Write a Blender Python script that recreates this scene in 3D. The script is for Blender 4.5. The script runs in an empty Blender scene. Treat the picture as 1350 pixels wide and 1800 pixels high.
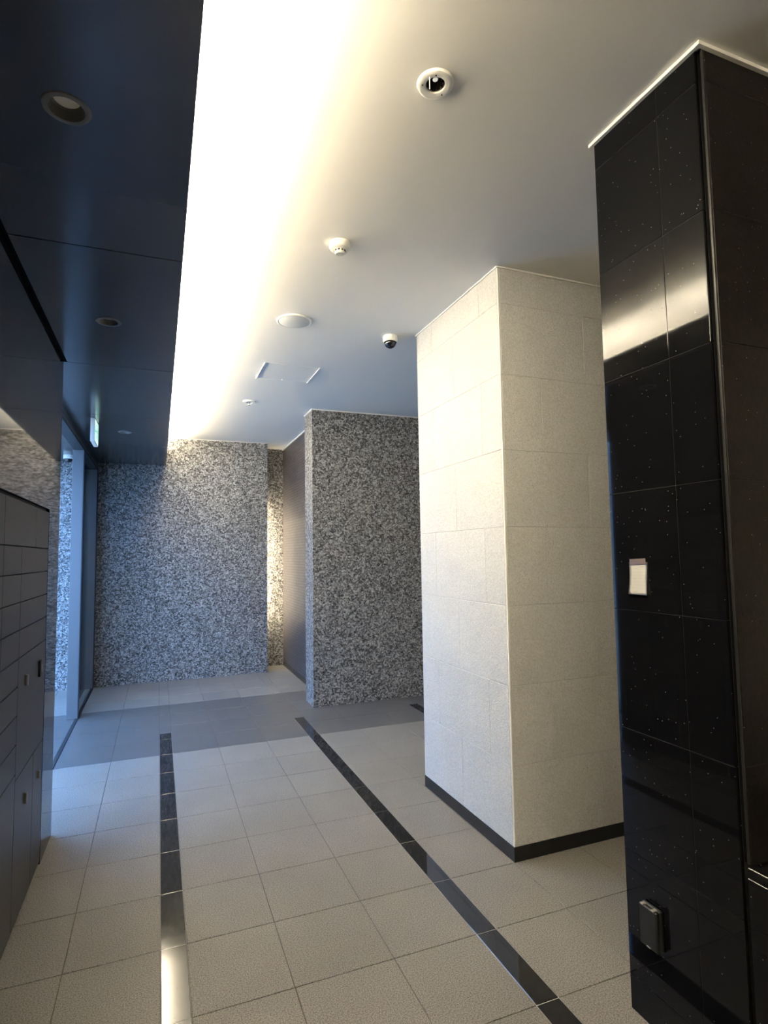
import bpy, bmesh, math, random
from mathutils import Matrix, Vector

random.seed(7)
U = 1.55                      # eye height in metres; the survey below is in units of it
scene = bpy.context.scene
col = scene.collection

# ------------------------------------------------------------------ camera, sky, exposure
YAW, PIT, ROL, FPX = 0.3742, 0.0733, 0.0149, 1008.96
cam_data = bpy.data.cameras.new('camera')
cam_data.sensor_fit = 'VERTICAL'
cam_data.sensor_height = 36.0
cam_data.lens = FPX / 1800 * 36.0
cam_data.clip_start = 0.05
cam = bpy.data.objects.new('camera', cam_data)
col.objects.link(cam)
fw = Vector((math.sin(YAW) * math.cos(PIT), math.cos(YAW) * math.cos(PIT), math.sin(PIT)))
rt = Vector((math.cos(YAW), -math.sin(YAW), 0))
dn = fw.cross(rt)
r2 = math.cos(ROL) * rt + math.sin(ROL) * dn
d2 = -math.sin(ROL) * rt + math.cos(ROL) * dn
m = Matrix.Identity(4)
for i in range(3):
    m[i][0], m[i][1], m[i][2] = r2[i], -d2[i], -fw[i]
m[2][3] = U
cam.matrix_world = m
scene.camera = cam

world = bpy.data.worlds.new('sky')
scene.world = world
world.use_nodes = True
wn = world.node_tree.nodes
wn['Background'].inputs['Color'].default_value = (0.235, 0.48, 1.0, 1)
wn['Background'].inputs['Strength'].default_value = 14.0

scene.view_settings.view_transform = 'Standard'
scene.view_settings.look = 'None'
scene.view_settings.exposure = 0.08
scene.view_settings.gamma = 1.0
scene.view_settings.use_curve_mapping = False
scene.cycles.max_bounces = 10
scene.cycles.diffuse_bounces = 6
scene.cycles.glossy_bounces = 5
scene.cycles.sample_clamp_indirect = 60.0
scene.cycles.use_denoising = True
scene.cycles.use_guiding = True

TUBE_LIGHT = 345.0
LIP_Z = 0.120                          # height of the cove lip above the soffit
TUBE_ROWS = ((0.035, 0.080, 1.0), (0.075, 0.085, 0.42), (0.115, 0.092, 0.18), (0.155, 0.104, 0.070))   # inset from the soffit edge, height above it, brightness
SLOT_LIGHT = 220.0

# ------------------------------------------------------------------ survey (units of U)
H, ZS = 1.9954, 1.7606                 # ceiling, soffit
XW, XC, XG = -0.3511, 0.0483, -0.4573  # left wall face, soffit edge, glass line
YE, YF = 2.4618, 5.0578                # end of left wall, far wall
YB1, YB2, YSE = 3.205, 4.262, 3.5808   # dark floor band, end of the black strips
XA, YA0, YA1, XA1 = 1.0846, 1.651, 2.3223, 1.78
XB, YB, YC, XB1 = 0.9791, 1.0512, 0.7582, 1.75
ZCT = 0.4367                           # counter in front of the black column
XP, YP0, YP1 = 0.9616, 3.7619, 3.9717  # projecting granite wall
XT, YR, XFE = 1.0772, 5.3272, 0.8845   # mosaic wall, recess wall, end of far wall
YMB, ZMB = 2.25, 1.1705                # mailbox bank
YREAR, XRIGHT = -3.0, 3.0
XOUT = -1.9

# ------------------------------------------------------------------ material helpers
def new_mat(name):
    mt = bpy.data.materials.new(name)
    mt.use_nodes = True
    nt = mt.node_tree
    return mt, nt, nt.nodes['Principled BSDF']

def plain(name, colour, rough=0.5, metal=0.0, spec=0.5, coat=0.0):
    mt, nt, b = new_mat(name)
    b.inputs['Base Color'].default_value = (*colour, 1)
    b.inputs['Roughness'].default_value = rough
    b.inputs['Metallic'].default_value = metal
    b.inputs['Specular IOR Level'].default_value = spec
    b.inputs['Coat Weight'].default_value = coat
    return mt

def N(nt, kind, **kw):
    n = nt.nodes.new(kind)
    for k, v in kw.items():
        setattr(n, k, v)
    return n

def position(nt):
    return N(nt, 'ShaderNodeNewGeometry').outputs['Position']

def noise(nt, vec, scale, detail=2.0, rough=0.5):
    n = N(nt, 'ShaderNodeTexNoise')
    n.inputs['Scale'].default_value = scale
    n.inputs['Detail'].default_value = detail
    n.inputs['Roughness'].default_value = rough
    nt.links.new(vec, n.inputs['Vector'])
    return n

def ramp(nt, fac, stops):
    r = N(nt, 'ShaderNodeValToRGB')
    e = r.color_ramp.elements
    while len(e) < len(stops):
        e.new(0.5)
    for el, (p, c) in zip(e, stops):
        el.position = p
        el.color = (*c, 1) if len(c) == 3 else c
    nt.links.new(fac, r.inputs['Fac'])
    return r

def mix(nt, fac, a, b, blend='MIX'):
    n = N(nt, 'ShaderNodeMix', data_type='RGBA', blend_type=blend)
    for sock, v in ((n.inputs[0], fac), (n.inputs[6], a), (n.inputs[7], b)):
        if isinstance(v, (int, float)):
            sock.default_value = v
        elif isinstance(v, tuple):
            sock.default_value = (*v, 1)
        else:
            nt.links.new(v, sock)
    return n.outputs[2]

def bump(nt, bsdf, height, strength=0.2, dist=0.002):
    b = N(nt, 'ShaderNodeBump')
    b.inputs['Strength'].default_value = strength
    b.inputs['Distance'].default_value = dist
    nt.links.new(height, b.inputs['Height'])
    nt.links.new(b.outputs['Normal'], bsdf.inputs['Normal'])

def random_tone(nt, colour, spread):
    """each piece a touch lighter or darker than its neighbours"""
    oi = N(nt, 'ShaderNodeObjectInfo')
    mr = N(nt, 'ShaderNodeMapRange')
    mr.inputs['To Min'].default_value = 1 - spread
    mr.inputs['To Max'].default_value = 1 + spread
    nt.links.new(oi.outputs['Random'], mr.inputs['Value'])
    return mix(nt, 1.0, colour, mr.outputs['Result'], 'MULTIPLY')

def flecks(nt, vec, scale, threshold):
    """sparse crystals: 1 inside a fleck, else 0"""
    v = N(nt, 'ShaderNodeTexVoronoi')
    v.inputs['Scale'].default_value = scale
    nt.links.new(vec, v.inputs['Vector'])
    sep = N(nt, 'ShaderNodeSeparateColor')
    nt.links.new(v.outputs['Color'], sep.inputs['Color'])
    a = N(nt, 'ShaderNodeMath', operation='GREATER_THAN')
    a.inputs[1].default_value = threshold
    nt.links.new(sep.outputs['Red'], a.inputs[0])
    c = N(nt, 'ShaderNodeMath', operation='LESS_THAN')
    c.inputs[1].default_value = 0.42
    nt.links.new(v.outputs['Distance'], c.inputs[0])
    d = N(nt, 'ShaderNodeMath', operation='MULTIPLY')
    nt.links.new(a.outputs[0], d.inputs[0])
    nt.links.new(c.outputs[0], d.inputs[1])
    return d.outputs[0]

def granite_tile(name, dark, mid, light, rough, spread):
    mt, nt, b = new_mat(name)
    p = position(nt)
    n1 = noise(nt, p, 205, 4, 0.8)
    c = ramp(nt, n1.outputs['Fac'], [(0.385, dark), (0.47, mid), (0.62, light)]).outputs['Color']
    n2 = noise(nt, p, 2.2, 3)
    c2 = ramp(nt, n2.outputs['Fac'], [(0.3, (0.86, 0.86, 0.86)), (0.7, (1.0, 1.0, 1.0))]).outputs['Color']
    c = mix(nt, 1.0, c, c2, 'MULTIPLY')
    nt.links.new(random_tone(nt, c, spread), b.inputs['Base Color'])
    b.inputs['Roughness'].default_value = rough
    return mt

def black_granite(name, base, rough, fleck_colour, rough_noise=0.0, bump_strength=0.0, spec=0.5, mottle=0.05):
    mt, nt, b = new_mat(name)
    b.inputs['Specular IOR Level'].default_value = spec
    p = position(nt)
    f = flecks(nt, p, 290, 0.9972)
    n = noise(nt, p, 60, 4, 0.65)
    c = ramp(nt, n.outputs['Fac'], [(0.35, tuple(x * (1 - mottle) for x in base)), (0.7, tuple(x * (1 + mottle) for x in base))]).outputs['Color']
    nt.links.new(mix(nt, f, c, fleck_colour), b.inputs['Base Color'])
    if rough_noise:
        n2 = noise(nt, p, 3.0, 4, 0.6)
        r = N(nt, 'ShaderNodeMapRange')
        r.inputs['To Min'].default_value = rough - rough_noise
        r.inputs['To Max'].default_value = rough + rough_noise
        nt.links.new(n2.outputs['Fac'], r.inputs['Value'])
        nt.links.new(r.outputs['Result'], b.inputs['Roughness'])
    else:
        b.inputs['Roughness'].default_value = rough
    if bump_strength:
        bump(nt, b, n.outputs['Fac'], bump_strength, 0.003)
    return mt

def split_granite(name):
    mt, nt, b = new_mat(name)
    p = position(nt)
    dn_ = noise(nt, p, 26, 3)
    dis = N(nt, 'ShaderNodeVectorMath', operation='MULTIPLY_ADD')
    nt.links.new(dn_.outputs['Color'], dis.inputs[0])
    dis.inputs[1].default_value = (0.035, 0.035, 0.02)
    nt.links.new(p, dis.inputs[2])
    v = N(nt, 'ShaderNodeTexVoronoi')
    v.inputs['Scale'].default_value = 64
    nt.links.new(dis.outputs[0], v.inputs['Vector'])
    n1 = noise(nt, dis.outputs[0], 78, 4, 0.76)
    sep = N(nt, 'ShaderNodeSeparateColor')
    nt.links.new(v.outputs['Color'], sep.inputs['Color'])
    add = N(nt, 'ShaderNodeMath', operation='MULTIPLY_ADD')
    nt.links.new(sep.outputs['Red'], add.inputs[0])
    add.inputs[1].default_value = 0.34
    nt.links.new(n1.outputs['Fac'], add.inputs[2])
    c = ramp(nt, add.outputs[0], [(0.47, (0.008, 0.008, 0.008)), (0.57, (0.075, 0.073, 0.071)),
                                  (0.73, (0.21, 0.207, 0.203)), (0.90, (0.46, 0.455, 0.45))]).outputs['Color']
    nt.links.new(c, b.inputs['Base Color'])
    b.inputs['Roughness'].default_value = 0.55
    bump(nt, b, add.outputs[0], 0.55, 0.012)
    return mt

def white_stone(name):
    mt, nt, b = new_mat(name)
    p = position(nt)
    n1 = noise(nt, p, 130, 4, 0.65)
    n2 = noise(nt, p, 5, 2)
    c = ramp(nt, n1.outputs['Fac'], [(0.3, (0.44, 0.432, 0.412)), (0.62, (0.62, 0.612, 0.588))]).outputs['Color']
    c = mix(nt, 1.0, c, ramp(nt, n2.outputs['Fac'], [(0.3, (0.95, 0.95, 0.95)), (0.7, (1, 1, 1))]).outputs['Color'], 'MULTIPLY')
    f = flecks(nt, p, 230, 0.994)
    nt.links.new(mix(nt, f, random_tone(nt, c, 0.02), (1.0, 0.99, 0.96)), b.inputs['Base Color'])
    rr = N(nt, 'ShaderNodeMapRange')
    rr.inputs['To Min'].default_value = 0.6
    rr.inputs['To Max'].default_value = 0.15
    nt.links.new(f, rr.inputs['Value'])
    nt.links.new(rr.outputs['Result'], b.inputs['Roughness'])
    nt.links.new(f, b.inputs['Metallic'])
    bump(nt, b, n1.outputs['Fac'], 0.6, 0.007)
    return mt

def mosaic(name):
    """rows of slim brown tiles, too fine to pick apart from here"""
    mt, nt, b = new_mat(name)
    p = position(nt)
    sep = N(nt, 'ShaderNodeSeparateXYZ')
    nt.links.new(p, sep.inputs[0])
    comb = N(nt, 'ShaderNodeCombineXYZ')
    nt.links.new(sep.outputs['Y'], comb.inputs['X'])
    nt.links.new(sep.outputs['Z'], comb.inputs['Y'])
    br = N(nt, 'ShaderNodeTexBrick')
    br.inputs['Scale'].default_value = 1.0
    br.inputs['Brick Width'].default_value = 0.09
    br.inputs['Row Height'].default_value = 0.035
    br.inputs['Mortar Size'].default_value = 0.005
    br.inputs['Color1'].default_value = (0.075, 0.064, 0.066, 1)
    br.inputs['Color2'].default_value = (0.10, 0.086, 0.088, 1)
    br.inputs['Mortar'].default_value = (0.03, 0.028, 0.028, 1)
    nt.links.new(comb.outputs[0], br.inputs['Vector'])
    nt.links.new(br.outputs['Color'], b.inputs['Base Color'])
    b.inputs['Roughness'].default_value = 0.4
    inv = N(nt, 'ShaderNodeMath', operation='SUBTRACT')
    inv.inputs[0].default_value = 1.0
    nt.links.new(br.outputs['Fac'], inv.inputs[1])
    bump(nt, b, inv.outputs[0], 0.8, 0.008)
    return mt

def brushed(name, colour, rough):
    mt, nt, b = new_mat(name)
    p = position(nt)
    mp = N(nt, 'ShaderNodeMapping')
    mp.inputs['Scale'].default_value = (900, 900, 4)
    nt.links.new(p, mp.inputs['Vector'])
    n = noise(nt, mp.outputs['Vector'], 1.0, 2)
    b.inputs['Base Color'].default_value = (*colour, 1)
    b.inputs['Metallic'].default_value = 1.0
    r = N(nt, 'ShaderNodeMapRange')
    r.inputs['To Min'].default_value = rough * 0.8
    r.inputs['To Max'].default_value = rough * 1.25
    nt.links.new(n.outputs['Fac'], r.inputs['Value'])
    nt.links.new(r.outputs['Result'], b.inputs['Roughness'])
    return mt

def pane_mat(name, tint):
    mt = bpy.data.materials.new(name)
    mt.use_nodes = True
    nt = mt.node_tree
    nt.nodes.clear()
    out = N(nt, 'ShaderNodeOutputMaterial')
    tr = N(nt, 'ShaderNodeBsdfTransparent')
    tr.inputs['Color'].default_value = (*tint, 1)
    gl = N(nt, 'ShaderNodeBsdfGlossy')
    gl.inputs['Roughness'].default_value = 0.01
    fr = N(nt, 'ShaderNodeFresnel')
    fr.inputs['IOR'].default_value = 1.35
    mx = N(nt, 'ShaderNodeMixShader')
    nt.links.new(fr.outputs[0], mx.inputs[0])
    nt.links.new(tr.outputs[0], mx.inputs[1])
    nt.links.new(gl.outputs[0], mx.inputs[2])
    nt.links.new(mx.outputs[0], out.inputs['Surface'])
    return mt

def glow(name, colour, strength):
    mt, nt, b = new_mat(name)
    b.inputs['Base Color'].default_value = (*colour, 1)
    b.inputs['Emission Color'].default_value = (*colour, 1)
    b.inputs['Emission Strength'].default_value = strength
    return mt

def painted(name, colour, rough=0.85):
    mt, nt, b = new_mat(name)
    n = noise(nt, position(nt), 350, 2)
    b.inputs['Base Color'].default_value = (*colour, 1)
    b.inputs['Roughness'].default_value = rough
    b.inputs['Specular IOR Level'].default_value = 0.2
    bump(nt, b, n.outputs['Fac'], 0.06, 0.001)
    return mt

def paper_mat(name):
    mt, nt, b = new_mat(name)
    tc = N(nt, 'ShaderNodeTexCoord')
    w = N(nt, 'ShaderNodeTexWave', bands_direction='Z')
    w.inputs['Scale'].default_value = 3.2
    w.inputs['Distortion'].default_value = 1.5
    w.inputs['Detail'].default_value = 3
    nt.links.new(tc.outputs['Generated'], w.inputs['Vector'])
    c = ramp(nt, w.outputs['Fac'], [(0.0, (0.76, 0.74, 0.67)), (0.12, (0.82, 0.80, 0.73))]).outputs['Color']
    nt.links.new(c, b.inputs['Base Color'])
    b.inputs['Roughness'].default_value = 0.7
    return mt

M = dict(
    tile=granite_tile('pale_granite', (0.045, 0.042, 0.038), (0.180, 0.169, 0.155), (0.32, 0.30, 0.275), 0.5, 0.03),
    paving=granite_tile('outdoor_paving', (0.40, 0.34, 0.27), (0.58, 0.50, 0.40), (0.68, 0.59, 0.48), 0.7, 0.0),
    band=granite_tile('grey_granite', (0.048, 0.047, 0.046), (0.091, 0.089, 0.087), (0.14, 0.137, 0.134), 0.42, 0.04),
    strip=black_granite('polished_black_stone', (0.012, 0.012, 0.013), 0.045, (0.05, 0.05, 0.05)),
    grout=painted('grout', (0.11, 0.10, 0.086)),
    strip_grout=painted('pale_grout', (0.34, 0.33, 0.30)),
    ceiling=painted('ceiling_paint', (0.78, 0.77, 0.74)),
    soffit=plain('satin_dark_panel', (0.046, 0.046, 0.046), 0.20, 0.0, 0.9),
    core=plain('black_backing', (0.006, 0.006, 0.006), 0.8, 0, 0.1),
    wall=plain('polished_dark_panel', (0.016, 0.016, 0.018), 0.035, 0.0, 0.65),
    mail=plain('mailbox_charcoal', (0.044, 0.042, 0.042), 0.42),
    mailbody=plain('mailbox_carcass', (0.008, 0.008, 0.008), 0.7),
    steel=plain('hairline_steel', (0.105, 0.108, 0.112), 0.32, 0.0, 0.5),
    chrome=plain('chrome', (0.75, 0.75, 0.76), 0.15, 1.0),
    darkmetal=plain('dark_anodised', (0.012, 0.013, 0.016), 0.35, 0.0, 0.5),
    glass=pane_mat('clear_glass', (0.90, 0.94, 0.95)),
    granite=split_granite('split_granite'),
    mosaic=mosaic('brown_mosaic'),
    white=white_stone('white_crystal_stone'),
    black=black_granite('black_galaxy_granite', (0.0042, 0.0042, 0.0048), 0.035, (0.24, 0.22, 0.21), 0.012, 0.0, 0.22),
    brown=black_granite('honed_brown_granite', (0.0085, 0.0062, 0.0052), 0.40, (0.4, 0.33, 0.30), 0.08, 0.35, 0.3, 0.45),
    skirt=plain('black_skirting', (0.010, 0.010, 0.011), 0.3),
    trim=plain('white_trim', (0.74, 0.73, 0.70), 0.5),
    joint=painted('white_joint', (0.42, 0.41, 0.38)),
    bead=plain('corner_bead', (0.76, 0.74, 0.70), 0.4),
    darkbead=plain('dark_bead', (0.022, 0.021, 0.020), 0.35),
    plate_glint=plain('key_plate_glint', (0.22, 0.215, 0.205), 0.35),  # pale tone stands for the glint on the lock metal
    darkjoint=painted('dark_joint', (0.035, 0.034, 0.033)),
    plastic=plain('white_plastic', (0.80, 0.79, 0.74), 0.4),
    grille=plain('speaker_mesh', (0.64, 0.645, 0.63), 0.7),
    reflector=plain('dull_reflector', (0.30, 0.29, 0.27), 0.3, 0.7),
    socketdark=plain('socket_black', (0.02, 0.02, 0.02), 0.5),
    lens=plain('frosted_lens', (0.85, 0.83, 0.78), 0.35),
    ringgrey=plain('grey_ring', (0.17, 0.165, 0.155), 0.4),
    smoke=plain('smoked_dome', (0.012, 0.013, 0.016), 0.04, 0.0, 0.8),
    black_rubber=plain('black_rubber', (0.008, 0.008, 0.008), 0.5),
    paper=paper_mat('note_paper'),
    tape=plain('brown_tape', (0.16, 0.105, 0.07), 0.25),
    outlet=plain('outlet_grey', (0.013, 0.0135, 0.013), 0.4, 0.0, 0.35),
    slot=glow('slot_tube', (1.0, 0.86, 0.62), SLOT_LIGHT),
    sign=glow('sign_panel', (0.62, 1.0, 0.90), 1.3),
    signgreen=glow('sign_green', (0.02, 0.32, 0.16), 0.5),
    render=painted('plaster', (0.55, 0.53, 0.49)),
)

# ------------------------------------------------------------------ object helpers
def link(name, me, mt, parent=None):
    ob = bpy.data.objects.new(name, me)
    col.objects.link(ob)
    if mt is not None and not me.materials:
        me.materials.append(mt)
    if parent is not None:
        ob.parent = parent
    return ob

def empty(name, loc=(0, 0, 0)):
    ob = bpy.data.objects.new(name, None)
    ob.empty_display_size = 0.05
    ob.location = loc
    col.objects.link(ob)
    return ob

def tag(ob, label, cat, group=None):
    ob['label'] = label
    ob['category'] = cat
    if group:
        ob['group'] = group
    return ob

def structure(ob, label=None):
    ob['kind'] = 'structure'
    if label:
        ob['label'] = label
    return ob

def boxes_mesh(name, boxes, bevel=0.0):
    """boxes in metres: (x0,x1,y0,y1,z0,z1) joined into one mesh"""
    bm = bmesh.new()
    for (x0, x1, y0, y1, z0, z1) in boxes:
        vs = [bm.verts.new((x, y, z)) for z in (z0, z1) for y in (y0, y1) for x in (x0, x1)]
        for f in ((0, 2, 3, 1), (4, 5, 7, 6), (0, 1, 5, 4), (2, 6, 7, 3), (0, 4, 6, 2), (1, 3, 7, 5)):
            bm.faces.new([vs[i] for i in f])
    if bevel:
        bmesh.ops.bevel(bm, geom=bm.edges[:], offset=bevel, segments=1, affect='EDGES')
    me = bpy.data.meshes.new(name)
    bm.to_mesh(me)
    bm.free()
    return me

def ub(*b):
    return tuple(v * U for v in b)

def box(name, b, mt, parent=None, bevel=0.0, unit=True):
    return link(name, boxes_mesh(name, [ub(*b) if unit else b], bevel), mt, parent)

_cache = {}
def slab(name, centre, size, mt, parent, chamfer=0.0015):
    """a bevelled piece, mesh shared between equal sizes"""
    key = (name, mt.name, tuple(round(s, 4) for s in size))
    if key not in _cache:
        x, y, z = (s / 2 for s in size)
        me = boxes_mesh(name, [(-x, x, -y, y, -z, z)], chamfer)
        me.materials.append(mt)
        _cache[key] = me
    ob = bpy.data.objects.new(name, _cache[key])
    col.objects.link(ob)
    ob.location = centre
    ob.parent = parent
    return ob

def piece(name, b, mt, parent, chamfer=0.0015):
    x0, x1, y0, y1, z0, z1 = b
    return slab(name, ((x0 + x1) / 2, (y0 + y1) / 2, (z0 + z1) / 2), (x1 - x0, y1 - y0, z1 - z0), mt, parent, chamfer)

def lathe(name, prof, mt, parent=None, segs=40, smooth=True, loc=(0, 0, 0)):
    """prof: (radius, z) pairs"""
    bm = bmesh.new()
    rings = []
    for r, z in prof:
        if r < 1e-6:
            rings.append([bm.verts.new((0, 0, z))])
        else:
            rings.append([bm.verts.new((r * math.cos(2 * math.pi * i / segs), r * math.sin(2 * math.pi * i / segs), z)) for i in range(segs)])
    for a, b in zip(rings, rings[1:]):
        for i in range(segs):
            j = (i + 1) % segs
            if len(a) == 1 and len(b) == 1:
                continue
            if len(a) == 1:
                bm.faces.new((a[0], b[j], b[i]))
            elif len(b) == 1:
                bm.faces.new((a[i], a[j], b[0]))
            else:
                bm.faces.new((a[i], a[j], b[j], b[i]))
    bmesh.ops.recalc_face_normals(bm, faces=bm.faces[:])
    for f in bm.faces:
        f.smooth = smooth
    me = bpy.data.meshes.new(name)
    bm.to_mesh(me)
    bm.free()
    if smooth:
        me.set_sharp_from_angle(angle=math.radians(35))
    ob = link(name, me, mt, parent)
    ob.location = loc
    return ob

def tube_mesh(name, pts, r, mt, parent=None, segs=10):
    bm = bmesh.new()
    rings = []
    for k, p in enumerate(pts):
        p = Vector(p)
        a = Vector(pts[max(k - 1, 0)])
        b = Vector(pts[min(k + 1, len(pts) - 1)])
        t = (b - a).normalized()
        u = t.orthogonal().normalized()
        if k and u.dot(pu) < 0:
            u = -u
        pu = u
        w = t.cross(u)
        rings.append([bm.verts.new(p + r * (math.cos(2 * math.pi * i / segs) * u + math.sin(2 * math.pi * i / segs) * w)) for i in range(segs)])
    for a, b in zip(rings, rings[1:]):
        for i in range(segs):
            j = (i + 1) % segs
            bm.faces.new((a[i], a[j], b[j], b[i]))
    bm.faces.new(rings[0][::-1])
    bm.faces.new(rings[-1])
    bmesh.ops.recalc_face_normals(bm, faces=bm.faces[:])
    for f in bm.faces:
        f.smooth = True
    me = bpy.data.meshes.new(name)
    bm.to_mesh(me)
    bm.free()
    return link(name, me, mt, parent)

def plate(name, b, holes, mt, parent=None):
    """flat plate (x0,x1,y0,y1,z0,z1) pierced by round holes (x,y,r)"""
    x0, x1, y0, y1, z0, z1 = b
    bm = bmesh.new()
    edges = []
    def loop(pts):
        vs = [bm.verts.new((p[0], p[1], z0)) for p in pts]
        for i in range(len(vs)):
            edges.append(bm.edges.new((vs[i], vs[(i + 1) % len(vs)])))
    loop([(x0, y0), (x1, y0), (x1, y1), (x0, y1)])
    for hx, hy, hr in holes:
        loop([(hx + hr * math.cos(2 * math.pi * i / 32), hy + hr * math.sin(2 * math.pi * i / 32)) for i in range(32)])
    bmesh.ops.triangle_fill(bm, use_beauty=True, use_dissolve=False, edges=edges)
    r = bmesh.ops.extrude_face_region(bm, geom=bm.faces[:])
    bmesh.ops.translate(bm, verts=[v for v in r['geom'] if isinstance(v, bmesh.types.BMVert)], vec=(0, 0, z1 - z0))
    bmesh.ops.recalc_face_normals(bm, faces=bm.faces[:])
    me = bpy.data.meshes.new(name)
    bm.to_mesh(me)
    bm.free()
    return link(name, me, mt, parent)

LAMPS = [(-0.155, 1.048), (-0.160, 1.997), (-0.200, 3.765)]     # unlit soffit downlights
SOFFIT_HOLES = [(x * U, y * U, 0.0435) for x, y in LAMPS]

# ------------------------------------------------------------------ floor
floor = structure(box('floor', (-0.94, XRIGHT, YREAR, YR + 0.1, -0.06, -0.0022), M['grout']),
                  'pale granite tile floor with black stone strips and a grey band')
GAP = 0.0032
PITCH = 0.2577
rows = [1.651 + PITCH * k for k in range(-7, 7)]          # ... 3.197
rows[-1] = YB1
rows += [YB1 + (YB2 - YB1) / 4 * k for k in range(1, 5)]
rows += [YB2 + 0.2577 * k for k in range(1, 4)] + [YR + 0.02]
rows = [r for r in rows if r < YR - 0.05] + [YR + 0.02]
cols = [(-0.94, -0.755, 't'), (-0.755, -0.693, 's'), (-0.693, -0.457, 't'), (-0.457, -0.2049, 't'), (-0.2049, 0.0173, 't'),
        (0.0173, 0.0808, 's'), (0.0808, 0.308, 't'), (0.308, 0.5565, 't'), (0.5565, 0.7904, 't'),
        (0.7904, 0.8515, 's'), (0.8515, 1.081, 't'), (1.081, 1.342, 't'), (1.342, 1.561, 't'),
        (1.561, 1.622, 's'), (1.622, 1.86, 't'), (1.86, 2.11, 't'), (2.11, 2.34, 't')]
TH = 0.012
def floor_piece(name, x0, x1, y0, y1, mt):
    if x1 - x0 < 0.01 or y1 - y0 < 0.01:
        return
    g = GAP / 2
    piece(name, (x0 * U + g, x1 * U - g, y0 * U + g, y1 * U - g, -TH, 0), mt, floor, 0.0012)
for r0, r1 in zip(rows, rows[1:]):
    band = r0 > YB1 - 0.01 and r1 < YB2 + 0.01
    for (x0, x1, k) in cols:
        ya, yb, xa, xb = r0, r1, x0, x1
        if xb < XW - 0.02 and yb < YE:             # nothing laid inside the left wall
            continue
        if xa > 2.0 and yb < 1.6:
            continue
        if ya >= YF and (xb < 0.4 or xa > XT + 0.05):
            continue
        if ya > YP1 and xa > XT + 0.05:
            continue
        if k == 's':
            if ya >= YSE:
                floor_piece('tile', xa, xb, ya, yb, M['band'] if band else M['tile'])
            elif yb > YSE:
                floor_piece('strip_tile', xa, xb, ya, YSE, M['strip'])
                floor_piece('tile', xa, xb, YSE, yb, M['band'])
            else:
                floor_piece('strip_tile', xa, xb, ya, yb, M['strip'])
        else:
            floor_piece('tile', xa, xb, ya, yb, M['band'] if band else M['tile'])
for (x0, x1, k) in cols:
    if k == 's':
        box('strip_bed', (x0, x1, YREAR, YSE, -0.004, -0.0009), M['strip_grout'], floor)

# the paving goes on outside the door
outside = structure(box('floor_outside', (-4.3, -0.94, YREAR - 1, YF + 3, -0.06, 0), M['paving']), 'pale paving outside the glass door')

structure(box('wall_sky_shade', (-4.5, -4.3, YREAR - 1, YF + 3, -0.06, 2.6), M['render']), 'unseen beige wall added outside to shade the low sky')  # unseen wall, added to hold back light from the low sky

# ------------------------------------------------------------------ ceiling and soffit
structure(plate('ceiling', ub(XC - 0.24, XRIGHT, YREAR, YR + 0.1, H, H + 0.06), [(0.534 * U, 1.0245 * U, 0.0315)], M['ceiling']), 'white painted ceiling washed by hidden cove light')
structure(box('wall_cove', (XC - 0.27, XC - 0.24, YREAR, YF, ZS + 0.03, H + 0.06), M['ceiling']), 'white back of the light cove above the soffit')

soffit = structure(plate('ceiling_soffit', ub(-0.60, XC - 0.009, YREAR, YF, ZS + 0.010, ZS + 0.030), SOFFIT_HOLES, M['core']),
                   'lowered dark panel soffit along the left side')
joints = [YREAR, -2.2, -1.28, -0.36, 0.57, 1.52, 2.468, 3.34, 4.20, YF]
for a, b in zip(joints, joints[1:]):
    g = 0.0022
    ya, yb = a + g, b - g
    if b <= YE + 0.02:
        spans = [(XW + 0.012, XC)]
    else:
        spans = [(-0.980, XC)]
    for xa, xb in spans:
        hs = [h for h in SOFFIT_HOLES if ya * U < h[1] < yb * U and xa * U < h[0] < xb * U]
        if hs:
            plate('soffit_panel', ub(xa, xb, ya, yb, ZS, ZS + 0.0105), hs, M['soffit'], soffit)
        else:
            piece('soffit_panel', ub(xa, xb, ya, yb, ZS, ZS + 0.0105), M['soffit'], soffit, 0.001)
structure(box('trim_4', (XC - 0.008, XC, YREAR, YF, ZS + 0.0105, ZS + LIP_Z), M['soffit']), 'dark upstand lip along the edge of the soffit')
# canopy fascia outside
box('canopy', (-0.98, -0.60, 2.47, YF, ZS + 0.0107, ZS + 0.03), M['core'], soffit)

def lamp_tube(a, b, r, mt, label, group, foot_z=0.0, name='light_tube'):
    t = empty(name, a)
    A, B = Vector(a), Vector(b)
    d = (B - A)
    body = tube_mesh('glass_tube', [(0, 0, 0), tuple(d)], r, mt, t, 12)
    n = d.normalized()
    for s in (0, 1):
        p = d * s
        q = p + n * 0.02 * (1 if s else -1)
        tube_mesh('end_cap', [tuple(p), tuple(q)], r * 1.08, M['plastic'], t, 12)
    if abs(n.y) > 0.5:
        bx = boxes_mesh('batten', [(-0.02, 0.02, -0.02, d.length + 0.02, foot_z, -r * 0.9)])
        link('batten', bx, M['plastic'], t)
    tag(t, label, 'lamp', group)
    return t
for tx, tz, k in TUBE_ROWS:
    mt = glow('cove_tube', (1.0, 0.91, 0.74), TUBE_LIGHT * k)
    y = YREAR + 0.03
    step = 1.575
    while y + step < YF:
        lamp_tube(((XC - tx) * U, y * U, (ZS + tz) * U), ((XC - tx) * U, (y + step - 0.05) * U, (ZS + tz) * U),
                  0.012, mt, 'warm white fluorescent tube hidden in the cove on top of the dark soffit', 'cove tubes', (0.030 - tz) * U,
                  'light_tube_offscreen' if y + step < 0.6 else 'light_tube')
        y += step

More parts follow.
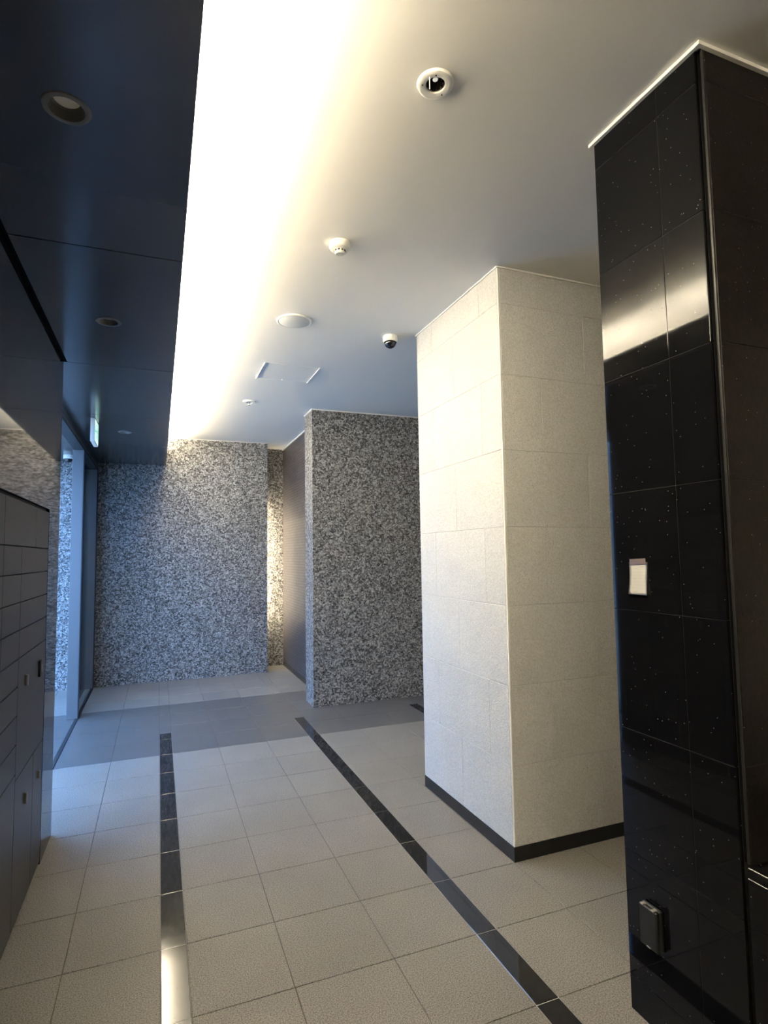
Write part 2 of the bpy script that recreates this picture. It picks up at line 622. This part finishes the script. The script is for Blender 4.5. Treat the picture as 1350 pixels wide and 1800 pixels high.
# ------------------------------------------------------------------ walls
wl = structure(link('wall_left', boxes_mesh('wall_left', [
    ub(-0.60, XW, YREAR, YMB, ZMB, ZS + 0.0104),
    ]), M['wall']), 'polished dark panel wall above the mailboxes')
structure(box('wall_left_end', (-0.60, XW, YMB, YE, -0.02, ZS + 0.0104), M['wall']), 'polished dark end of the left wall beside the glass door')
structure(box('wall_left_low', (-0.60, XW, YREAR, 0.449, -0.02, ZMB), M['wall']), 'polished dark wall below, behind the viewer')
structure(box('wall_far', (XOUT, XFE, YF, YF + 0.055, -0.02, H), M['granite']), 'rough speckled grey granite wall at the far end')
structure(box('wall_recess', (0.35, XT, YR, YR + 0.08, -0.02, H), M['granite']), 'granite wall at the back of the lit recess')
structure(box('wall_recess_side', (0.32, 0.35, YF + 0.055, YR + 0.08, -0.02, H), M['render']), 'plaster side of the lit recess')
structure(box('wall_projecting', (XP, XRIGHT, YP0, YP1, -0.02, H), M['granite']), 'projecting speckled granite wall between white column and recess')
structure(box('wall_mosaic', (XT, XT + 0.3, YP1, YR + 0.08, 0.04, H), M['mosaic']), 'dark brown fine mosaic side wall of the recess')
structure(box('baseboard_mosaic', (XT - 0.002, XT + 0.3, YP1, YR, -0.02, 0.04), M['skirt']), 'black skirting under the mosaic wall')
structure(box('wall_right', (XRIGHT, XRIGHT + 0.1, YREAR, YP1, -0.05, H + 0.06), M['render']), 'plain wall on the right, out of view')
structure(box('wall_rear', (-0.60, XRIGHT + 0.1, YREAR - 0.1, YREAR, -0.05, H + 0.06), M['render']), 'plain wall behind the viewer')
# white shadow-line trims where the granite meets the ceiling
def trim_run(name, boxes, parent=None):
    ob = link(name, boxes_mesh(name, [ub(*b) for b in boxes]), M['trim'], parent)
    if parent is None:
        structure(ob, 'thin white ceiling trim along the granite')
    return ob
trim_run('trim_1', [(XP - 0.006, XRIGHT, YP0 - 0.006, YP0, H - 0.006, H), (XP - 0.006, XP, YP0, YP1, H - 0.006, H)])
trim_run('trim_2', [(XT - 0.008, XT, YP1, YR, H - 0.01, H)])
trim_run('trim_3', [(XC, XFE, YF - 0.004, YF, H - 0.004, H)])
# granite corner: sawn edge strip of the projecting wall
box('corner_strip', (XP - 0.001, XP + 0.012, YP0 - 0.001, YP0 + 0.012, 0, H - 0.006), M['granite'], bpy.data.objects['wall_projecting'])

# vertical lamp hidden behind the end of the far wall
slot_lamp = lamp_tube((0.800 * U, (YF + 0.155) * U, 0.42 * U), (0.800 * U, (YF + 0.155) * U, 1.42 * U), 0.014, M['slot'],
          'warm upright tube hidden behind the end of the far granite wall', None)
link('batten', boxes_mesh('batten', [(-0.02, 0.02, -0.1 * U, -0.012, -0.02, 1.0 * U + 0.02)]), M['plastic'], slot_lamp)

# ------------------------------------------------------------------ sliding glass entrance
door = structure(empty('door_1', (XG * U, YE * U, 0)), 'sliding glass entrance with stainless posts on the left')
def dpart(name, b, mt, parent=door, bevel=0.0):
    b = ub(*b)
    ox, oy, oz = door.location
    me = boxes_mesh(name, [(b[0] - ox, b[1] - ox, b[2] - oy, b[3] - oy, b[4] - oz, b[5] - oz)], bevel)
    return link(name, me, mt, parent)
POST = 0.066
ZR = ZS - 0.045
dpart('header_rail', (XG - POST, XG, YE, YF, ZR + 0.014, ZS), M['darkmetal'])
dpart('header_trim', (XG - POST, XG + 0.001, YE, YF, ZR, ZR + 0.014), M['steel'])
dpart('header_seal', (XG - POST + 0.006, XG - 0.001, YE, YF, ZR - 0.014, ZR), M['darkmetal'])
dpart('bottom_track', (XG - 0.018, XG, YE, YF, -0.002, 0.003), M['darkmetal'])
YPA, YPB = 4.13, 5.02
for yp in (YPA, YPB):
    po = dpart('post', (XG - POST, XG - 0.003, yp, yp + 0.03, 0, ZR - 0.014), M['steel'], bevel=0.002)
    dpart('post_seal', (XG - 0.003, XG + 0.0005, yp - 0.002, yp + 0.03, 0, ZR - 0.014), M['darkmetal'], po)
dpart('glass_pane', (XG - 0.060, XG - 0.055, YPA + 0.03, YPB, 0.003, ZR - 0.014), M['glass'])

# ------------------------------------------------------------------ mailbox bank
bank = empty('mailbox_bank', ((XW - 0.10) * U, 1.6 * U, 0))
def mpart(name, b, mt, parent=bank, bevel=0.0):
    b = ub(*b)
    ox, oy, oz = bank.location
    me = boxes_mesh(name, [(b[0] - ox, b[1] - ox, b[2] - oy, b[3] - oy, b[4] - oz, b[5] - oz)], bevel)
    return link(name, me, mt, parent)
mpart('carcass', (-0.55, XW - 0.010, 0.455, YMB - 0.001, 0.0, ZMB - 0.001), M['mailbody'])
ZR_ = [1.1610, 1.036, 0.960, 0.883, 0.807, 0.730, 0.655, 0.578, 0.501, 0.423, 0.0]
def mdoor(y0, y1, z0, z1, knobs=()):
    g = 0.0013
    d = mpart('door', (XW - 0.010, XW - 0.0005, y0 + g, y1 - g, z0 + g * 1.1, z1 - g * 1.1), M['mail'], bevel=0.0012)
    for (ky, kz, w, h, mt) in knobs:
        mpart('lock', (XW - 0.002, XW + 0.006, ky - w / 2, ky + w / 2, kz - h / 2, kz + h / 2), mt, d, 0.001)
    return d
YM = YMB - 0.003
for y0, y1 in ((2.035, YM), (1.645, 2.035), (1.255, 1.645), (0.865, 1.255), (0.455, 0.865)):
    mdoor(y0, y1, ZR_[1], ZR_[0])
for z0, z1 in zip(ZR_[2:], ZR_[1:]):
    if z0 >= 0.72:
        mdoor(1.845, YM, z0, z1)
    else:
        break
mdoor(1.845, YM, 0.405, 0.730, [(2.14, 0.652, 0.022, 0.05, M['socketdark']), (1.945, 0.654, 0.012, 0.030, M['plate_glint'])])
# dark escutcheon carries a key plate, its glint put in as pale colour
mpart('lock', (XW + 0.004, XW + 0.009, 2.135, 2.146, 0.640, 0.664), M['plate_glint'], bank.children[-1], 0.001)
mdoor(2.09, YM, 0.012, 0.405, [(2.17, 0.314, 0.006, 0.024, M['plate_glint'])])
mdoor(1.845, 2.09, 0.012, 0.405, [(1.975, 0.314, 0.008, 0.030, M['plate_glint'])])
for y0, y1 in ((1.645, 1.845), (1.45, 1.645), (1.255, 1.45), (1.06, 1.255), (0.865, 1.06), (0.66, 0.865), (0.455, 0.66)):
    for z0, z1 in zip(ZR_[2:], ZR_[1:]):
        mdoor(y0, y1, max(z0, 0.012), z1)
tag(bank, 'charcoal built-in mailbox bank with flush doors set in the dark wall', 'mailboxes')

# ------------------------------------------------------------------ white column
wc = empty('stone_column', ((XA + 0.3) * U, (YA0 + YA1) / 2 * U, 0))
def inv(parent, b):
    o = parent.location
    return (b[0] - o.x, b[1] - o.x, b[2] - o.y, b[3] - o.y, b[4] - o.z, b[5] - o.z)
def cbox(name, b, mt, parent, root, bevel=0.0):
    return link(name, boxes_mesh(name, [inv(root, ub(*b))], bevel), mt, parent)
def ctile(name, b, mt, root, chamfer=0.0015):
    return piece(name, inv(root, ub(*b)), mt, root, chamfer)
T = 0.008
ZK = 0.0457
cbox('core', (XA + T - 0.0065, XA1, YA0 + T - 0.0065, YA1, ZK, H), M['joint'], wc, wc)
cbox('skirting', (XA - 0.0015, XA1, YA0 - 0.0015, YA1, 0, ZK), M['skirt'], wc, wc, 0.001)
zr = [ZK, 0.300, 0.557, 0.8215, 1.086, 1.3500, 1.6130, 1.866, H - 0.004]
g = 0.0004
for i, (z0, z1) in enumerate(zip(zr, zr[1:])):
    ys = [YA0 + 0.0072, 1.985, YA1] if i % 2 == 0 else [YA0 + 0.0072, 1.780, 2.170, YA1]
    for y0, y1 in zip(ys, ys[1:]):
        ctile('tile', (XA, XA + T + 0.001, y0 + g, y1 - g, z0 + g, z1 - g), M['white'], wc, 0.002)
    xs = [XA + 0.0072, 1.447, XA1] if i % 2 == 0 else [XA + 0.0072, 1.2525, 1.64, XA1]
    for x0, x1 in zip(xs, xs[1:]):
        ctile('tile', (x0 + g, x1 - g, YA0, YA0 + T + 0.001, z0 + g, z1 - g), M['white'], wc, 0.002)
# slim metal corner bead
cbox('corner_bead', (XA + 0.0008, XA + 0.0068, YA0 + 0.0008, YA0 + 0.0068, ZK, H), M['bead'], wc, wc, 0.002)
for b in ((XA - 0.004, XA1, YA0 - 0.004, YA0, H - 0.005, H), (XA - 0.004, XA, YA0, YA1 + 0.004, H - 0.005, H)):
    cbox('ceiling_trim', b, M['trim'], wc, wc)
tag(wc, 'tall column clad in rough white sparkling stone with black skirting', 'column')

# ------------------------------------------------------------------ black column and counter
bc = empty('stone_column', ((XB + 0.3) * U, (YB + YC) / 2 * U, 0))
cbox('core', (XB + 0.0012, XB1, YC + 0.014, YB, 0, H), M['darkjoint'], bc, bc)
cbox('front_core', (XB + 0.014, XB1, YC + 0.0012, YC + 0.014, ZCT, H), M['core'], bc, bc)
zb = [0.0, 0.075, 0.340, 0.605, 0.868, 1.131, 1.396, 1.660, 1.924, H - 0.004]
g = 0.0005
for z0, z1 in zip(zb, zb[1:]):
    for y0, y1 in ((YC + 0.010, 0.866), (0.866, YB)):
        ctile('tile', (XB, XB + T + 0.001, y0 + g, y1 - g * (y1 < YB), z0 + g, z1 - g), M['black'], bc, 0.0012)
    if z1 > ZCT:
        xs = [XB + 0.014, 1.24, 1.50, XB1]
        for x0, x1 in zip(xs, xs[1:]):
            ctile('front_tile', (x0 + g, x1 - g, YC, YC + T + 0.001, max(z0, ZCT) + g, z1 - g), M['brown'], bc, 0.0012)
cbox('corner_bead', (XB + 0.0105, XB + 0.0138, YC + 0.001, YC + 0.006, ZCT, H), M['darkbead'], bc, bc, 0.001)
for b in ((XB - 0.008, XB1, YC - 0.008, YC, H - 0.008, H), (XB - 0.008, XB, YC, YB + 0.010, H - 0.008, H)):
    cbox('ceiling_trim', b, M['trim'], bc, bc)
tag(bc, 'black polished granite column with glittering flecks and a white ceiling trim', 'column')

ct = empty('stone_counter', ((XB + 0.3) * U, 0.3 * U, 0))
cbox('core', (XB + 0.0012, XB1, -0.6, YC - 0.002, 0, ZCT - 0.018), M['darkjoint'], ct, ct)
zc = [0.0, 0.075, 0.340, ZCT - 0.0185]
yc = [YC - 0.0005, 0.60, 0.334, 0.068, -0.198, -0.6]
for z0, z1 in zip(zc, zc[1:]):
    for y1, y0 in zip(yc, yc[1:]):
        ctile('tile', (XB, XB + T + 0.001, y0 + g, y1 - g, z0 + g, z1 - g), M['black'], ct, 0.0012)
cbox('counter_top', (XB, XB1, -0.6, YC - 0.002, ZCT - 0.0175, ZCT), M['black'], ct, ct, 0.002)
tag(ct, 'low black granite counter standing against the black column', 'counter')

# ------------------------------------------------------------------ things on the black column
outlet = empty('wall_outlet', (XB * U, 0.975 * U, 0.2145 * U))
link('back_plate', boxes_mesh('back_plate', [(-0.014, 0.0, -0.038, 0.038, -0.064, 0.064)], 0.004), M['black_rubber'], outlet)
lid = link('hinged_cover', boxes_mesh('hinged_cover', [(-0.030, -0.016, -0.0365, 0.0365, -0.063, 0.063)], 0.004), M['outlet'], outlet)
link('seal', boxes_mesh('seal', [(-0.0165, -0.0135, -0.033, 0.033, -0.059, 0.059)]), M['black_rubber'], outlet)
for s in (-1, 1):
    link('hinge', boxes_mesh('hinge', [(-0.031, -0.014, s * 0.022 - 0.006, s * 0.022 + 0.006, 0.060, 0.0655)], 0.001), M['ringgrey'], lid)
link('finger_notch', boxes_mesh('finger_notch', [(-0.0325, -0.029, -0.010, 0.006, -0.060, -0.056)], 0.0008), M['ringgrey'], lid)
tag(outlet, 'dark grey weatherproof outlet box low on the black column', 'outlet')

note = empty('paper_note', (XB * U, 0.973 * U, 0.939 * U))
bm = bmesh.new()
ny, nz = 8, 12
w, h = 0.080, 0.110
grid = {}
for i in range(ny + 1):
    for j in range(nz + 1):
        yy = (i / ny - 0.5) * w
        zz = (j / nz - 0.5) * h
        lift = 0.0015 + 0.006 * (1 - j / nz) ** 2 + 0.003 * ((i / ny - 0.5) * 2) ** 2 * (1 - j / nz)
        pinch = 1 - 0.05 * math.sin(math.pi * j / nz)
        grid[i, j] = bm.verts.new((-lift, yy * pinch, zz))
for i in range(ny):
    for j in range(nz):
        f = bm.faces.new((grid[i, j], grid[i, j + 1], grid[i + 1, j + 1], grid[i + 1, j]))
        f.smooth = True
bmesh.ops.solidify(bm, geom=bm.faces[:], thickness=0.0006)
me = bpy.data.meshes.new('sheet')
bm.to_mesh(me)
bm.free()
link('sheet', me, M['paper'], note)
tp = link('tape', boxes_mesh('tape', [(-0.0032, -0.0022, -0.037, 0.033, 0.046, 0.066)]), M['tape'], note)
tp.rotation_euler = (math.radians(-3), 0, 0)
tag(note, 'small white paper note taped to the black column', 'note')

# ------------------------------------------------------------------ ceiling fittings
def at(x, y, z):
    return (x * U, y * U, z * U)

dl = empty('downlight', at(0.534, 1.0245, H))
lathe('ring', [(0.031, -0.004), (0.033, -0.008), (0.050, -0.011), (0.058, -0.008), (0.061, 0.0)], M['plastic'], dl)
lathe('baffle', [(0.031, -0.004), (0.031, 0.055), (0.0, 0.06)], M['reflector'], dl, 32)
for k in range(10):
    a = 2 * math.pi * k / 10
    b_ = link('rib', boxes_mesh('rib', [(-0.0012, 0.0012, 0.022, 0.0305, 0.0, 0.05)]), M['socketdark'], dl)
    b_.rotation_euler.z = a
sk = lathe('socket', [(0.0, 0.012), (0.009, 0.012), (0.012, 0.02), (0.012, 0.055)], M['chrome'], dl, 20)
for a in (0.6, 2.9, 4.3):
    lathe('screw', [(0.0, -0.0125), (0.0022, -0.0125), (0.0022, -0.008)], M['socketdark'], dl, 10, loc=(0.043 * math.cos(a), 0.043 * math.sin(a), 0))
link('tag_strip', boxes_mesh('tag_strip', [(-0.034, -0.0325, -0.026, -0.0225, -0.050, 0.0)], 0.0004), M['plastic'], dl)
tag(dl, 'white ring downlight without a bulb and a strip hanging from it', 'downlight')

sm = empty('smoke_detector', at(0.528, 1.697, H))
lathe('base', [(0.0, 0.0), (0.052, 0.0), (0.053, -0.020), (0.048, -0.030), (0.036, -0.036), (0.0, -0.036)], M['plastic'], sm)
hd = lathe('sensor_head', [(0.028, -0.034), (0.027, -0.050), (0.022, -0.054), (0.0, -0.054)], M['plastic'], sm)
for k in range(10):
    a = 2 * math.pi * k / 10 + 0.15
    s_ = link('vent_slot', boxes_mesh('vent_slot', [(-0.0055, 0.0055, 0.0255, 0.0285, -0.0455, -0.0385)]), M['socketdark'], hd)
    s_.rotation_euler.z = a
lathe('cap', [(0.0, -0.0555), (0.020, -0.0555), (0.021, -0.0535), (0.021, -0.052)], M['grille'], hd, 28)
tag(sm, 'white round smoke detector with dark vent slots', 'smoke detector')

sp = empty('ceiling_speaker', at(0.5245, 2.345, H))
lathe('rim', [(0.114, 0.0), (0.115, -0.006), (0.110, -0.010), (0.104, -0.009), (0.102, -0.006)], M['plastic'], sp, 56)
lathe('grille', [(0.103, -0.007), (0.085, -0.014), (0.05, -0.019), (0.0, -0.021)], M['grille'], sp, 56)
tag(sp, 'large round ceiling speaker with a domed grey grille', 'speaker')

def dome_camera(x, y, z, label, tilt):
    t = empty('dome_camera', at(x, y, z))
    lathe('housing', [(0.0, 0.0), (0.050, 0.0), (0.052, -0.012), (0.052, -0.040), (0.049, -0.044), (0.044, -0.044), (0.0, -0.044)], M['plastic'], t)
    lathe('collar', [(0.0445, -0.0435), (0.0455, -0.047), (0.043, -0.0490), (0.0, -0.049)], M['black_rubber'], t)
    prof = [(0.042 * math.cos(a), -0.048 - 0.038 * math.sin(a)) for a in [i * math.pi / 2 / 9 for i in range(10)]]
    prof[-1] = (0.0, prof[-1][1])
    d = lathe('dome', prof, M['smoke'], t, 36)
    band = [(0.0425 * math.cos(a), -0.048 - 0.0385 * math.sin(a)) for a in [0.28 + i * 0.07 for i in range(5)]]
    tag(t, label, 'camera')
    return t
dome_camera(0.976, 2.375, H, 'white dome security camera on the ceiling by the white column', 0)
dome_camera(-0.628, 4.733, ZS, 'dome security camera under the dark soffit outside the glass door', 0)

ha = empty('access_hatch', at(0.6415, 3.048, H))
hw, hh = 0.147 * U, 0.1415 * U
for nm, b in (('frame_bar', (-hw, -hw + 0.007, -hh, hh, -0.009, 0.0)), ('frame_bar', (hw - 0.007, hw, -hh, hh, -0.009, 0.0)),
              ('frame_bar', (-hw, hw, -hh, -hh + 0.008, -0.0015, 0.0)), ('frame_bar', (-hw, hw, hh - 0.008, hh, -0.0015, 0.0))):
    link(nm, boxes_mesh(nm, [b]), M['plastic'], ha)
link('panel', boxes_mesh('panel', [(-hw + 0.011, hw - 0.011, -hh + 0.011, hh - 0.011, -0.0015, 0.0)]), M['ceiling'], ha)
lathe('latch', [(0.0, -0.006), (0.010, -0.006), (0.012, -0.0015)], M['plastic'], ha, 20, loc=(0.0, hh - 0.03, 0))
tag(ha, 'square white access hatch flush in the ceiling', 'hatch')

sh = empty('sprinkler_head', at(0.530, 3.70, H))
lathe('cover_ring', [(0.030, -0.004), (0.034, -0.014), (0.056, -0.012), (0.062, -0.005), (0.062, 0.0)], M['plastic'], sh)
lathe('cup', [(0.031, -0.005), (0.028, -0.001), (0.0, -0.001)], M['ringgrey'], sh, 24)
lathe('nozzle', [(0.010, -0.001), (0.010, -0.016), (0.005, -0.022), (0.004, -0.034), (0.0, -0.034)], M['chrome'], sh, 16)
for s in (-1, 1):
    tube_mesh('frame_arm', [(s * 0.009, 0, -0.014), (s * 0.012, 0, -0.026), (s * 0.004, 0, -0.038)], 0.002, M['chrome'], sh, 8)
lathe('deflector', [(0.0, -0.040), (0.015, -0.040), (0.015, -0.038), (0.0, -0.038)], M['chrome'], sh, 20)
tag(sh, 'small sprinkler head in a white ceiling rose near the hatch', 'sprinkler')

def soffit_lamp(x, y, label):
    t = empty('downlight', at(x, y, ZS))
    lathe('ring', [(0.0425, 0.002), (0.044, -0.003), (0.050, -0.004), (0.057, -0.003), (0.060, 0.0)], M['ringgrey'], t)
    lathe('baffle', [(0.0425, 0.002), (0.038, 0.022), (0.033, 0.026)], M['ringgrey'], t)
    lathe('lens', [(0.033, 0.026), (0.028, 0.022), (0.0, 0.019)], M['lens'], t, 32)
    tag(t, label, 'downlight')
    return t
soffit_lamp(*LAMPS[0], 'unlit downlight in the dark soffit, the one farthest from the exit sign')
soffit_lamp(*LAMPS[1], 'unlit downlight in the dark soffit, middle one of the three')
soffit_lamp(*LAMPS[2], 'unlit downlight in the dark soffit, the one beside the exit sign')

ex = empty('exit_sign', at(-0.341, 3.51, ZS))
link('housing', boxes_mesh('housing', [(-0.017, 0.017, -0.14, 0.14, -0.20, 0.0)], 0.003), M['plastic'], ex)
fc = link('face', boxes_mesh('face', [(0.0165, 0.0185, -0.130, 0.130, -0.190, -0.010)]), M['sign'], ex)
# green pictogram: doorway, running figure, arrow
def fig(name, pts):
    bm = bmesh.new()
    vs = [bm.verts.new((0.0187, p[0], p[1])) for p in pts]
    f = bm.faces.new(vs)
    r = bmesh.ops.extrude_face_region(bm, geom=[f])
    bmesh.ops.translate(bm, verts=[v for v in r['geom'] if isinstance(v, bmesh.types.BMVert)], vec=(0.0008, 0, 0))
    bmesh.ops.recalc_face_normals(bm, faces=bm.faces[:])
    me = bpy.data.meshes.new(name)
    bm.to_mesh(me)
    bm.free()
    return link(name, me, M['signgreen'], fc)
fig('doorway', [(-0.02, -0.175), (-0.02, -0.03), (0.075, -0.03), (0.075, -0.175), (0.065, -0.175), (0.065, -0.04), (-0.01, -0.04), (-0.01, -0.175)])
fig('figure', [(0.022, -0.05), (0.040, -0.05), (0.040, -0.068), (0.046, -0.075), (0.058, -0.10), (0.052, -0.104), (0.040, -0.088), (0.036, -0.115),
               (0.056, -0.14), (0.050, -0.168), (0.042, -0.168), (0.046, -0.143), (0.026, -0.125), (0.014, -0.150), (-0.006, -0.152), (-0.006, -0.144),
               (0.010, -0.142), (0.020, -0.112), (0.022, -0.085), (0.008, -0.095), (0.004, -0.089), (0.022, -0.072)])
fig('arrow', [(-0.115, -0.10), (-0.085, -0.065), (-0.085, -0.09), (-0.045, -0.09), (-0.045, -0.11), (-0.085, -0.11), (-0.085, -0.135)])
tag(ex, 'lit green and white exit sign hanging from the dark soffit by the glass door', 'exit sign')
